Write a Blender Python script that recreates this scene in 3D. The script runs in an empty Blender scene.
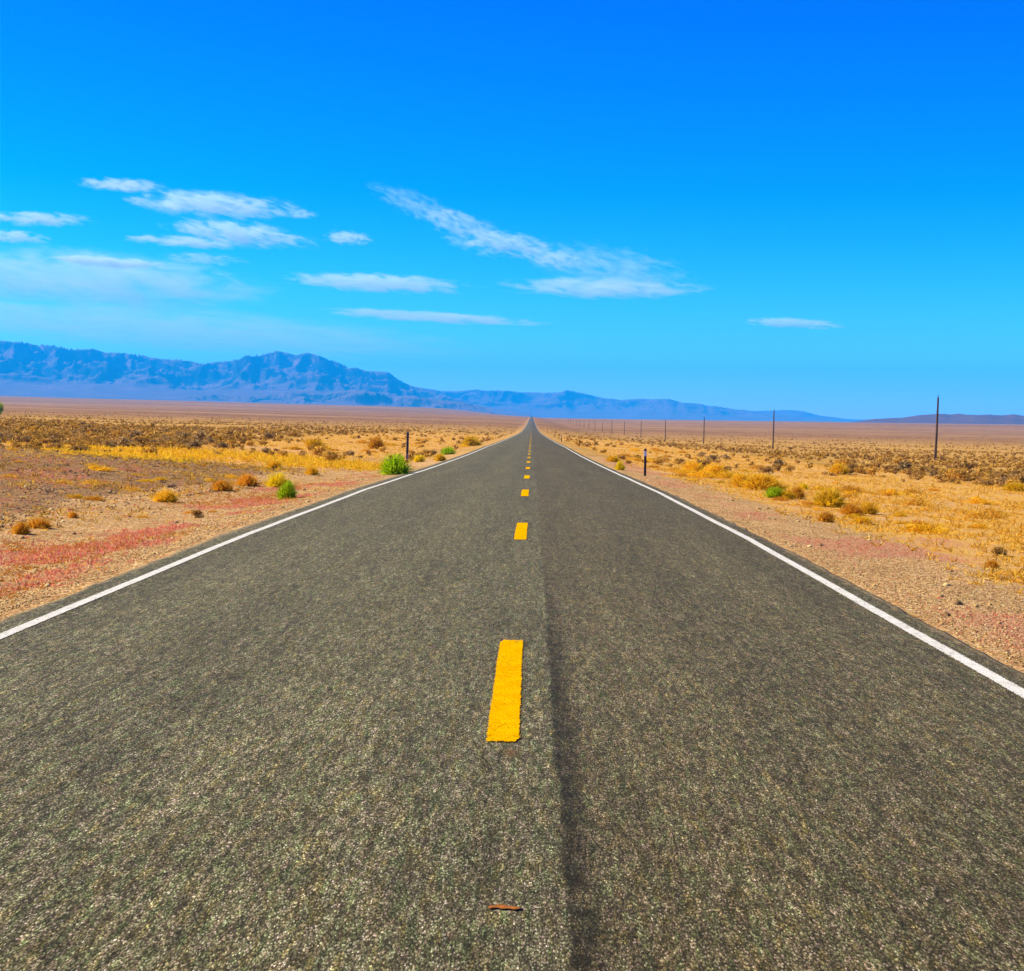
import bpy, math, random
import numpy as np
from mathutils import Vector, Matrix

R = math.radians
rng = np.random.default_rng(7)
random.seed(7)
scene = bpy.context.scene
col = scene.collection

# ------------------------------------------------------------------ camera
EYE = 1.62
F = 1500.0                      # focal length in pixels at 1024 wide
cam_d = bpy.data.cameras.new('camera')
cam_d.sensor_fit = 'HORIZONTAL'
cam_d.sensor_width = 36.0
cam_d.lens = F / 1024 * 36.0
cam_d.clip_start = 0.05
cam_d.clip_end = 200000
cam = bpy.data.objects.new('camera', cam_d)
col.objects.link(cam)
yaw, pitch, roll = R(0.726), R(2.70), R(0.60)
M = Matrix.Rotation(yaw, 4, 'Z') @ Matrix.Rotation(R(90) - pitch, 4, 'X') @ Matrix.Rotation(roll, 4, 'Z')
cam.matrix_world = Matrix.Translation((0, 0, EYE)) @ M
scene.camera = cam
M3 = np.array(M.to_3x3())


def ray(px, py):
    d = M3 @ np.array([(px - 512) / F, (485.5 - py) / F, -1.0])
    return d / d[1]             # unit step along +Y


# ------------------------------------------------------------------ world, sun, exposure
SUN_EL, SUN_AZ = R(40), R(-82)          # azimuth measured from +Y towards +X
w = bpy.data.worlds.new('World')
scene.world = w
w.use_nodes = True
nt = w.node_tree
nt.nodes.clear()
sky = nt.nodes.new('ShaderNodeTexSky')
sky.sky_type = 'NISHITA'
sky.sun_disc = False
sky.sun_elevation = SUN_EL
sky.sun_rotation = SUN_AZ
sky.altitude = 1300
sky.air_density = 1.0
sky.dust_density = 0.25
sky.ozone_density = 3.0
# a vivid, contrasty print of that sky: steeper gradient, red held back, blue lifted
gm = nt.nodes.new('ShaderNodeGamma')
gm.inputs['Gamma'].default_value = 2.15
sp_ = nt.nodes.new('ShaderNodeSeparateColor')
cb_ = nt.nodes.new('ShaderNodeCombineColor')


def wmath(op, a, b, clamp=False):
    nd = nt.nodes.new('ShaderNodeMath')
    nd.operation = op
    for q, v in ((0, a), (1, b)):
        if isinstance(v, float): nd.inputs[q].default_value = v
        else: nt.links.new(v, nd.inputs[q])
    return nd.outputs[0]


nt.links.new(gm.outputs[0], sp_.inputs[0])
SK = 0.191
r_ = wmath('MAXIMUM', wmath('SUBTRACT', wmath('MULTIPLY', sp_.outputs[0], 1.12), wmath('MULTIPLY', sp_.outputs[1], 0.40)), 0.0)
nt.links.new(wmath('MULTIPLY', r_, SK), cb_.inputs[0])
nt.links.new(wmath('MULTIPLY', sp_.outputs[1], SK), cb_.inputs[1])
nt.links.new(wmath('MULTIPLY', sp_.outputs[2], SK * 2.1), cb_.inputs[2])
bg = nt.nodes.new('ShaderNodeBackground')
bg.inputs['Strength'].default_value = 0.05
wo = nt.nodes.new('ShaderNodeOutputWorld')
nt.links.new(sky.outputs[0], gm.inputs['Color'])
nt.links.new(cb_.outputs[0], bg.inputs[0])
nt.links.new(bg.outputs[0], wo.inputs[0])

sun_d = bpy.data.lights.new('sun', 'SUN')
sun_d.energy = 5.0
sun_d.angle = R(0.5)
sun_d.color = (1.0, 0.90, 0.76)
sun = bpy.data.objects.new('sun', sun_d)
col.objects.link(sun)
sdir = Vector((math.sin(SUN_AZ) * math.cos(SUN_EL), math.cos(SUN_AZ) * math.cos(SUN_EL), math.sin(SUN_EL)))
sun.rotation_euler = sdir.to_track_quat('Z', 'Y').to_euler()

scene.view_settings.view_transform = 'Standard'
scene.view_settings.look = 'None'
scene.view_settings.exposure = 1.0
scene.view_settings.gamma = 1
scene.cycles.volume_bounces = 6
scene.cycles.max_bounces = 8
scene.cycles.transparent_max_bounces = 12


# ------------------------------------------------------------------ numpy noise
def _hash(ix, iy, seed):
    h = (ix.astype(np.int64) * 374761393 + iy.astype(np.int64) * 668265263 + seed * 974634777) & 0x7fffffff
    h = ((h ^ (h >> 13)) * 1274126177) & 0x7fffffff
    return ((h ^ (h >> 16)) & 0xffff) / 65535.0


def vnoise(x, y, seed=0):
    x = np.asarray(x, float); y = np.asarray(y, float)
    ix = np.floor(x); iy = np.floor(y)
    fx = x - ix; fy = y - iy
    fx = fx * fx * (3 - 2 * fx); fy = fy * fy * (3 - 2 * fy)
    a = _hash(ix, iy, seed); b = _hash(ix + 1, iy, seed)
    c = _hash(ix, iy + 1, seed); d = _hash(ix + 1, iy + 1, seed)
    return (a + (b - a) * fx) * (1 - fy) + (c + (d - c) * fx) * fy


def fbm(x, y, seed=0, octs=4, gain=0.5):
    s = 0; a = 1; t = 0
    for o in range(octs):
        s = s + a * (vnoise(x * 2 ** o + 17.3 * o, y * 2 ** o - 9.1 * o, seed + o) - 0.5)
        t += a; a *= gain
    return s / t                # about -0.5..0.5


def ridged(x, y, seed=0, octs=6, gain=0.54):
    s = 0; a = 1; t = 0
    for o in range(octs):
        n = 1 - np.abs(2 * vnoise(x * 2 ** o + 5.7 * o, y * 2 ** o + 3.3 * o, seed + o) - 1)
        s = s + a * n * n; t += a; a *= gain
    return s / t


def sstep(a, b, x):
    t = np.clip((x - a) / (b - a), 0, 1)
    return t * t * (3 - 2 * t)


# ------------------------------------------------------------------ ground shape
PY = [-200, -40, 0, 10, 20, 34, 46, 69, 127, 200, 319, 450, 628, 900, 1250, 1860, 2600, 3350, 5000, 8000, 9000, 11500, 16000, 60000]
PZ = [0.02, 0.0, 0.0, 0.0, -0.01, -0.12, -0.275, -0.565, -1.11, -1.83, -2.88, -4.0, -5.05, -5.85, -6.2, -5.8, -4.8, -3.6, -4.6, -8.0, -14.0, -80, -90, -60]
_py = np.arcsinh(np.array(PY) / 40.0)


def road_z(y):
    return np.interp(np.arcsinh(np.asarray(y, float) / 40.0), _py, PZ)


LX = [-60000, -4000, -2000, -1000, -480, -240, -120, -60, -30, -15, -9, -6.5, -5.2, -4.42, -4.2, 0, 3.0, 3.22, 4.2, 6.5, 10, 20, 48, 100, 200, 400, 1000, 2000, 4000, 60000]
LZ = [68, 62, 32, 16.5, 8.6, 4.5, 2.3, 1.2, 0.62, 0.12, -0.10, -0.22, -0.13, -0.045, -0.04, -0.04, -0.04, -0.045, -0.12, -0.28, -0.42, -0.80, -1.36, -2.0, -2.8, -3.8, -5.2, -7.5, -14, -40]
_lx = np.arcsinh(np.array(LX) / 2.0)


def ground(x, y):
    x = np.asarray(x, float); y = np.asarray(y, float)
    c = np.interp(np.arcsinh(x / 2.0), _lx, LZ)
    ax = np.maximum(np.abs(x + 0.6) - 4.6, 0)
    near = sstep(0, 6, ax)
    z = road_z(y) + c
    z = z + near * (0.30 * fbm(x / 9, y / 9, 11, 3) + 0.9 * fbm(x / 60, y / 60, 12, 2) * sstep(10, 60, ax))
    z = z + sstep(0.2, 2.0, ax) * 0.05 * fbm(x / 1.1, y / 1.1, 13, 3)
    z = z + 4 * fbm(x / 900, y / 900, 14, 2) * sstep(120, 900, ax) * (1 - sstep(7000, 9000, y) * 0.6)
    z = z + 30 * sstep(2200, 7500, y) * sstep(15, 520, -x) - sstep(8, 40, x) * np.clip(0.0019 * y, 0, 3.0)
    # low spoil bank beside the road on the left
    z = z + 0.55 * np.exp(-((x + 19) / 7.5) ** 2 - ((y - 47) / 9.0) ** 2)
    return z


def at(px, py, lift=0.0):
    """the point of the ground seen at a pixel of the photograph"""
    d = ray(px, py)
    t = 3.0
    while t < 20000:
        p = d * t
        if EYE + p[2] <= ground(p[0], p[1]):
            break
        t *= 1.002
    p = d * t
    return float(p[0]), float(p[1]), float(ground(p[0], p[1])) + lift


# ------------------------------------------------------------------ helpers
def mesh_obj(name, verts, faces, mat, parent=None, smooth=False):
    me = bpy.data.meshes.new(name)
    verts = np.asarray(verts, np.float32)
    if isinstance(faces, np.ndarray):
        n, k = faces.shape
        me.vertices.add(len(verts)); me.vertices.foreach_set('co', verts.ravel())
        me.loops.add(n * k); me.loops.foreach_set('vertex_index', faces.astype(np.int32).ravel())
        me.polygons.add(n)
        me.polygons.foreach_set('loop_start', np.arange(0, n * k, k, dtype=np.int32))
        me.update(calc_edges=True)
    else:
        me.from_pydata([tuple(map(float, v)) for v in verts], [], faces)
    if smooth:
        me.polygons.foreach_set('use_smooth', [True] * len(me.polygons))
    me.materials.append(mat)
    o = bpy.data.objects.new(name, me)
    col.objects.link(o)
    if parent:
        o.parent = parent
    return o


def empty(name, loc, rz=0.0):
    o = bpy.data.objects.new(name, None)
    o.empty_display_size = 0.2
    o.location = loc
    o.rotation_euler = (0, 0, rz)
    col.objects.link(o)
    return o


def tag(o, label=None, cat=None, group=None, kind=None):
    if label: o['label'] = label
    if cat: o['category'] = cat
    if group: o['group'] = group
    if kind: o['kind'] = kind
    return o


class NB:
    """small node-building helper"""
    def __init__(s, name):
        s.m = bpy.data.materials.new(name)
        s.m.use_nodes = True
        s.t = s.m.node_tree
        s.b = s.t.nodes['Principled BSDF']
        s.out = s.t.nodes['Material Output']
        s.b.inputs['Roughness'].default_value = 0.9
        s.b.inputs['Specular IOR Level'].default_value = 0.15

    def n(s, kind, **kw):
        nd = s.t.nodes.new(kind)
        for k, v in kw.items():
            setattr(nd, k, v)
        return nd

    def link(s, a, b):
        s.t.links.new(a, b)

    def put(s, sock, v):
        if isinstance(v, (int, float)):
            sock.default_value = v
        elif isinstance(v, tuple):
            sock.default_value = v if len(v) == len(sock.default_value) else v + (1,)
        else:
            s.link(v, sock)

    def math(s, op, a, b=0.0, clamp=False):
        nd = s.n('ShaderNodeMath', operation=op, use_clamp=clamp)
        s.put(nd.inputs[0], a); s.put(nd.inputs[1], b)
        return nd.outputs[0]

    def mix(s, f, a, b, mode='MIX'):
        nd = s.n('ShaderNodeMix', data_type='RGBA', blend_type=mode)
        s.put(nd.inputs[0], f); s.put(nd.inputs[6], a); s.put(nd.inputs[7], b)
        return nd.outputs[2]

    def pos(s):
        return s.n('ShaderNodeNewGeometry').outputs['Position']

    def noise(s, vec, scale, detail=3, rough=0.55, dist=0.0):
        nd = s.n('ShaderNodeTexNoise')
        s.link(vec, nd.inputs['Vector'])
        nd.inputs['Scale'].default_value = scale
        nd.inputs['Detail'].default_value = detail
        nd.inputs['Roughness'].default_value = rough
        nd.inputs['Distortion'].default_value = dist
        return nd.outputs['Fac']

    def voro(s, vec, scale, feature='F1', out='Distance'):
        nd = s.n('ShaderNodeTexVoronoi', feature=feature)
        s.link(vec, nd.inputs['Vector'])
        nd.inputs['Scale'].default_value = scale
        return nd.outputs[out]

    def ramp(s, v, stops, interp='LINEAR'):
        nd = s.n('ShaderNodeValToRGB')
        cr = nd.color_ramp
        cr.interpolation = interp
        while len(cr.elements) < len(stops):
            cr.elements.new(0.5)
        for e, (p, c) in zip(cr.elements, stops):
            e.position = p
            e.color = (c, c, c, 1) if isinstance(c, (int, float)) else tuple(c) + (1,)
        s.link(v, nd.inputs[0])
        return nd.outputs[0]

    def smooth(s, v, a, b):
        nd = s.n('ShaderNodeMapRange', interpolation_type='SMOOTHSTEP')
        s.put(nd.inputs[0], v)
        nd.inputs[1].default_value = a; nd.inputs[2].default_value = b
        return nd.outputs[0]

    def scalevec(s, vec, sc):
        nd = s.n('ShaderNodeVectorMath', operation='MULTIPLY')
        s.link(vec, nd.inputs[0]); nd.inputs[1].default_value = sc
        return nd.outputs[0]

    def xyz(s, vec):
        nd = s.n('ShaderNodeSeparateXYZ')
        s.link(vec, nd.inputs[0])
        return nd.outputs

    def bump(s, h, strength, dist):
        nd = s.n('ShaderNodeBump')
        nd.inputs['Strength'].default_value = strength
        nd.inputs['Distance'].default_value = dist
        s.link(h, nd.inputs['Height'])
        s.link(nd.outputs[0], s.b.inputs['Normal'])

    def color(s, c, k=0.78):
        if k != 1:
            c = s.mix(1.0, c, (k, k, k), 'MULTIPLY')
        s.put(s.b.inputs['Base Color'], c)
        return s.m


# ------------------------------------------------------------------ materials
def m_asphalt():
    k = NB('asphalt')
    p = k.pos(); x, y, z = k.xyz(p)
    ps = k.scalevec(p, (1, 0.34, 1))
    vn = k.n('ShaderNodeTexVoronoi'); k.link(ps, vn.inputs['Vector']); vn.inputs['Scale'].default_value = 190
    sr, sg, sb = k.xyz(vn.outputs['Color'])            # stone chips of the seal coat
    chip = k.ramp(sr, [(0.0, (0.026, 0.022, 0.010)), (0.35, (0.072, 0.062, 0.026)), (0.68, (0.130, 0.114, 0.052)), (0.88, (0.205, 0.182, 0.092)), (1.0, (0.36, 0.32, 0.20))])
    tint = k.ramp(sg, [(0.0, (0.88, 1.04, 0.66)), (0.5, (1.0, 1.0, 0.92)), (1.0, (1.12, 0.96, 1.02))])
    chip = k.mix(1.0, chip, tint, 'MULTIPLY')
    round_ = k.ramp(vn.outputs['Distance'], [(0.15, 1.22), (0.45, 0.92), (0.75, 0.36)])   # dark binder between chips, their rounding shaded into the colour
    chip = k.mix(1.0, chip, round_, 'MULTIPLY')
    grit = k.noise(k.scalevec(p, (1, 0.4, 1)), 330, 2, 0.6)
    chip = k.mix(1.0, chip, k.ramp(grit, [(0.3, 0.55), (0.5, 1.0), (0.7, 1.5)]), 'MULTIPLY')
    st2 = k.voro(k.scalevec(p, (1, 0.2, 1)), 62, out='Color')      # coarser lumps, still seen farther off
    r2, g2, b2 = k.xyz(st2)
    chip = k.mix(1.0, chip, k.ramp(r2, [(0.0, 0.64), (0.5, 0.98), (1.0, 1.42)]), 'MULTIPLY')
    ct = k.voro(k.scalevec(p, (1, 0.16, 1)), 44, out='Color')       # stones of several quarries
    cr_, cg_, cb2 = k.xyz(ct)
    chip = k.mix(1.0, chip, k.ramp(cg_, [(0.0, (0.90, 1.06, 0.86)), (0.35, (1.0, 1.0, 1.0)), (0.65, (1.06, 0.97, 1.04)), (1.0, (1.10, 1.02, 0.72))]), 'MULTIPLY')
    chip = k.mix(1.0, chip, k.ramp(cr_, [(0.0, 0.72), (0.5, 1.0), (1.0, 1.30)]), 'MULTIPLY')
    for sc_, sx_, lo_ in ((26, 0.12, 0.80), (11, 0.07, 0.90)):
        r3 = k.noise(k.scalevec(p, (1.0, sx_, 1.0)), sc_, 3, 0.7)
        chip = k.mix(1.0, chip, k.ramp(r3, [(0.3, lo_), (0.5, 1.0), (0.7, 2 - lo_)]), 'MULTIPLY')
    for sc_, sx_ in ((24, 0.055), (12, 0.03)):
        r4 = k.xyz(k.voro(k.scalevec(p, (1.0, sx_, 1.0)), sc_, out='Color'))[0]
        chip = k.mix(1.0, chip, k.ramp(r4, [(0.0, 0.92), (0.5, 1.0), (1.0, 1.08)]), 'MULTIPLY')
    # broad uneven wear, stretched along the road
    wear = k.noise(k.scalevec(p, (1.1, 0.10, 1)), 1.0, 4, 0.6)
    chip = k.mix(1.0, chip, k.ramp(wear, [(0.30, 0.85), (0.5, 1.0), (0.72, 1.14)]), 'MULTIPLY')
    blot = k.noise(p, 1.6, 3, 0.6)
    chip = k.mix(1.0, chip, k.ramp(blot, [(0.30, 0.93), (0.55, 1.0), (0.75, 1.06)]), 'MULTIPLY')
    # polished wheel tracks: two in each lane
    def band(c, wd):
        d = k.math('ABSOLUTE', k.math('SUBTRACT', x, c))
        return k.math('SUBTRACT', 1.0, k.smooth(d, wd * 0.2, wd))
    tr = k.math('MAXIMUM', k.math('MAXIMUM', band(-2.9, 0.65), band(-1.15, 0.7)), k.math('MAXIMUM', band(0.75, 0.5), band(2.15, 0.5)))
    chip = k.mix(k.math('MULTIPLY', tr, 0.30), chip, k.mix(1.0, chip, (1.28, 1.26, 1.18), 'MULTIPLY'))
    # the right lane is an older, browner strip of seal
    wob = k.math('MULTIPLY', k.math('SUBTRACT', k.noise(k.scalevec(p, (0, 1, 0)), 0.9, 3), 0.5), 0.05)
    xs = k.math('ADD', x, wob)
    right = k.smooth(xs, 0.12, 0.16)
    chip = k.mix(right, chip, k.mix(1.0, chip, (0.86, 0.80, 0.76), 'MULTIPLY'))
    # dark band along the joint of the two strips, fading to the right
    joint = k.math('MULTIPLY', k.smooth(xs, 0.11, 0.145), k.math('SUBTRACT', 1.0, k.smooth(xs, 0.175, 0.29)))
    fade = k.math('SUBTRACT', 1.0, k.smooth(y, 6.5, 19.0))
    joint = k.math('MULTIPLY', k.math('MULTIPLY', joint, fade), k.ramp(k.noise(p, 5, 3), [(0.35, 0.5), (0.6, 0.92)]))
    chip = k.mix(joint, chip, k.mix(1.0, chip, (0.17, 0.17, 0.20), 'MULTIPLY'))
    chip = k.mix(1.0, chip, (0.96, 0.98, 1.08), 'MULTIPLY')
    # sand and grit blown over the broken rims of the pavement
    rimx = k.math('MAXIMUM', k.math('SUBTRACT', 1.0, k.smooth(x, -4.16, -3.86)), k.smooth(x, 2.98, 3.22))
    drift = k.smooth(k.math('ADD', rimx, k.math('MULTIPLY', k.math('SUBTRACT', k.noise(k.scalevec(p, (1, 0.45, 1)), 7, 5, 0.75), 0.5), 1.7)), 0.45, 1.05)
    chip = k.mix(k.math('MULTIPLY', drift, 0.75), chip, k.mix(1.0, k.ramp(sr, [(0.0, 0.35), (0.6, 1.0), (1.0, 1.6)]), (0.33, 0.215, 0.085), 'MULTIPLY'))
    # hairline cracks
    cr = k.voro(k.scalevec(p, (0.8, 0.8, 1)), 1.0, 'DISTANCE_TO_EDGE')
    wn = k.noise(p, 6, 4, 0.7)
    cr = k.math('ADD', cr, k.math('MULTIPLY', k.math('SUBTRACT', wn, 0.5), 0.16))
    crm = k.math('MULTIPLY', k.math('SUBTRACT', 1.0, k.smooth(k.math('ABSOLUTE', cr), 0.0, 0.006)), k.ramp(k.noise(p, 0.7, 2), [(0.52, 0.0), (0.66, 0.8)]))
    chip = k.mix(crm, chip, (0.012, 0.011, 0.010))
    # spot of rusty brown dirt below the first dash
    dx = k.math('SUBTRACT', x, -0.085); dy = k.math('SUBTRACT', y, 7.02)
    dd = k.math('SQRT', k.math('ADD', k.math('MULTIPLY', dx, dx), k.math('MULTIPLY', k.math('MULTIPLY', dy, dy), 0.12)))
    dd = k.math('ADD', dd, k.math('MULTIPLY', k.math('SUBTRACT', k.noise(p, 40, 2), 0.5), 0.05))
    chip = k.mix(k.math('MULTIPLY', k.math('SUBTRACT', 1.0, k.smooth(dd, 0.005, 0.05)), 0.7), chip, (0.10, 0.045, 0.012))
    h2 = k.math('ADD', k.math('MULTIPLY', vn.outputs['Distance'], -1.0), k.math('MULTIPLY', r2, 0.5))
    k.bump(h2, 0.35, 0.004)
    k.b.inputs['Roughness'].default_value = 0.9
    k.b.inputs['Specular IOR Level'].default_value = 0.05
    k.b.inputs['Sheen Weight'].default_value = 0.035            # dust-tinted sheen that brightens the road at grazing angles
    k.b.inputs['Sheen Roughness'].default_value = 0.55
    k.b.inputs['Sheen Tint'].default_value = (1.0, 0.86, 0.40, 1)
    return k.color(chip, 1.0)


def m_paint(name, c, c2, edge, wear):
    """thick road paint, worn through to the chips along its rim"""
    k = NB(name)
    p = k.pos()
    sr, sg, sb = k.xyz(k.voro(p, 75, out='Color'))
    n = k.noise(p, 60, 3, 0.7)
    base = k.mix(k.ramp(k.noise(p, 9, 3), [(0.35, 0.0), (0.7, 1.0)]), c, c2)
    base = k.mix(1.0, base, k.ramp(sr, [(0.0, 0.72), (0.3, 0.95), (1.0, 1.05)]), 'MULTIPLY')
    k.color(base)
    at_ = k.n('ShaderNodeAttribute', attribute_name='rim')
    rim = at_.outputs['Fac']                            # 0 on the outline, 1 inside
    v = k.math('ADD', k.math('MULTIPLY', rim, 1.6), k.math('MULTIPLY', k.math('SUBTRACT', n, 0.5), 1.0))
    v = k.math('ADD', v, k.math('MULTIPLY', k.math('SUBTRACT', sg, 0.5), edge))
    hole = k.math('MULTIPLY', k.smooth(k.noise(k.scalevec(p, (1, 0.35, 1)), 55, 4, 0.75), 0.54, 0.66), k.smooth(k.noise(p, 3.0, 3), 0.42, 0.62))
    a = k.math('MULTIPLY', k.smooth(v, 0.34, 0.46), k.math('SUBTRACT', 1.0, k.math('MULTIPLY', hole, wear)))
    k.link(a, k.b.inputs['Alpha'])
    k.bump(k.voro(p, 75), 0.5, 0.006)
    k.b.inputs['Roughness'].default_value = 0.9
    k.b.inputs['Specular IOR Level'].default_value = 0.0
    return k.m


def m_ground():
    k = NB('desert_ground')
    p = k.pos(); x, y, z = k.xyz(p)
    za = k.n('ShaderNodeAttribute', attribute_name='zone')
    zr, zg, zb = k.xyz(za.outputs['Color'])
    zc = k.n('ShaderNodeAttribute', attribute_name='zone_far')
    fr, fg, fb = k.xyz(zc.outputs['Color'])
    n_f = k.noise(p, 9.0, 5, 0.7)
    n_m = k.noise(p, 1.1, 5, 0.65)
    n_l = k.noise(p, 0.09, 5, 0.6)
    # base: scrub soil
    soil = k.ramp(k.noise(p, 0.45, 6, 0.72), [(0.28, (0.20, 0.105, 0.022)), (0.42, (0.42, 0.225, 0.048)), (0.56, (0.60, 0.34, 0.085)), (0.70, (0.74, 0.47, 0.15))])
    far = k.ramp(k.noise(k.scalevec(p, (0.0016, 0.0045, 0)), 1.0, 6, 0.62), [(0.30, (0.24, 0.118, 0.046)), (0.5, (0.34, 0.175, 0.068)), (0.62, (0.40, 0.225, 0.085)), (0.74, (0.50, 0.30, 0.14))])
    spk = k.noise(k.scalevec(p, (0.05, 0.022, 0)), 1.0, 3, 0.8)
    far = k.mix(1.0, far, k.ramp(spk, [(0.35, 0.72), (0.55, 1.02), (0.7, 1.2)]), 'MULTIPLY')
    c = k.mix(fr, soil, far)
    gold = k.ramp(k.math('ADD', k.math('MULTIPLY', n_m, 0.6), k.math('MULTIPLY', n_f, 0.4)), [(0.28, (0.40, 0.170, 0.022)), (0.42, (0.66, 0.335, 0.050)), (0.55, (0.76, 0.43, 0.085)), (0.68, (0.86, 0.56, 0.15))])
    sand = k.ramp(k.noise(p, 0.55, 4, 0.6), [(0.40, 0.0), (0.58, 0.85)])
    gold = k.mix(sand, gold, k.mix(n_f, (0.55, 0.27, 0.085), (0.84, 0.52, 0.20)))
    dark = k.ramp(k.math('ADD', k.math('MULTIPLY', k.noise(p, 3.2, 5, 0.75), 0.6), k.math('MULTIPLY', n_f, 0.4)), [(0.34, (0.11, 0.058, 0.026)), (0.44, (0.27, 0.150, 0.062)), (0.55, (0.43, 0.250, 0.100)), (0.66, (0.64, 0.40, 0.16))])
    peb = k.xyz(k.voro(k.scalevec(p, (1, 0.42, 1)), 52, out='Color'))
    grav = k.ramp(peb[0], [(0.0, (0.22, 0.110, 0.034)), (0.35, (0.55, 0.305, 0.088)), (0.7, (0.76, 0.460, 0.150)), (1.0, (0.94, 0.71, 0.32))])
    grav = k.mix(k.math('MULTIPLY', k.ramp(peb[1], [(0.55, 0.0), (0.9, 1.0)]), 0.5), grav, (0.60, 0.22, 0.12))
    grav = k.mix(k.math('MULTIPLY', k.ramp(peb[2], [(0.65, 0.0), (0.95, 1.0)]), 0.4), grav, (0.25, 0.25, 0.16))
    grav = k.mix(1.0, grav, k.ramp(n_m, [(0.3, 0.78), (0.5, 1.0), (0.7, 1.15)]), 'MULTIPLY')
    brk = k.math('SUBTRACT', k.math('ADD', k.math('MULTIPLY', n_m, 0.6), k.math('MULTIPLY', n_f, 0.4)), 0.5)
    def zone(v, amt=1.1):
        return k.smooth(k.math('ADD', v, k.math('MULTIPLY', brk, amt)), 0.36, 0.64)
    c = k.mix(zone(zb), c, gold)
    c = k.mix(zone(zg), c, dark)
    c = k.mix(zone(zr, 0.9), c, grav)
    red = k.mix(n_f, (0.52, 0.17, 0.105), (0.66, 0.31, 0.17))
    c = k.mix(k.math('MULTIPLY', zone(fg, 1.6), 0.5), c, red)
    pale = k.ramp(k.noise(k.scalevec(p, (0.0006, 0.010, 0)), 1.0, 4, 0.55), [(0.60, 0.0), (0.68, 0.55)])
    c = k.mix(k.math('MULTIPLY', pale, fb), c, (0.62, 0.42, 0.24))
    hgt = k.math('ADD', k.math('MULTIPLY', n_f, 0.4), k.noise(p, 28, 4, 0.7))
    k.bump(hgt, 0.8, 0.05)
    k.b.inputs['Roughness'].default_value = 1.0
    k.b.inputs['Specular IOR Level'].default_value = 0.0
    return k.color(c)


def m_leaf(name, stops, trans=0.25, objvar=0.25):
    k = NB(name)
    g = k.n('ShaderNodeNewGeometry')
    c = k.ramp(g.outputs['Random Per Island'], stops)
    oi = k.n('ShaderNodeObjectInfo')
    c = k.mix(1.0, c, k.ramp(oi.outputs['Random'], [(0.0, 1.0 - objvar), (1.0, 1.0 + objvar)]), 'MULTIPLY')
    k.color(c)
    k.b.inputs['Roughness'].default_value = 0.8
    if trans:
        tr = k.n('ShaderNodeBsdfTranslucent')
        k.link(c, tr.inputs['Color'])
        mx = k.n('ShaderNodeMixShader')
        mx.inputs[0].default_value = trans
        k.link(k.b.outputs[0], mx.inputs[1]); k.link(tr.outputs[0], mx.inputs[2])
        k.link(mx.outputs[0], k.out.inputs['Surface'])
    return k.m


def m_rock(name, lo, mid, hi, scale):
    k = NB(name)
    p = k.pos()
    n = k.noise(k.scalevec(p, (scale, scale, scale * 2.2)), 1.0, 7, 0.62)
    c = k.ramp(n, [(0.32, lo), (0.5, mid), (0.68, hi)])
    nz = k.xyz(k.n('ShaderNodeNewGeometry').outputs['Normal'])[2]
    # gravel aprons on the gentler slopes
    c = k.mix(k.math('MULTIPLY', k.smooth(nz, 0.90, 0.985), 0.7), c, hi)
    k.b.inputs['Roughness'].default_value = 1.0
    k.b.inputs['Specular IOR Level'].default_value = 0.0
    return k.color(c)


def m_wood(name, a, b):
    k = NB(name)
    p = k.pos()
    n = k.noise(k.scalevec(p, (14, 14, 0.7)), 1.0, 4, 0.65)
    k.bump(n, 0.5, 0.01)
    return k.color(k.ramp(n, [(0.3, a), (0.7, b)]))


def m_plain(name, c, rough=0.6, var=0.15, scale=8):
    k = NB(name)
    n = k.noise(k.pos(), scale, 3)
    k.b.inputs['Roughness'].default_value = rough
    return k.color(k.mix(1.0, c, k.ramp(n, [(0.3, 1 - var), (0.7, 1 + var)]), 'MULTIPLY'))


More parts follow.
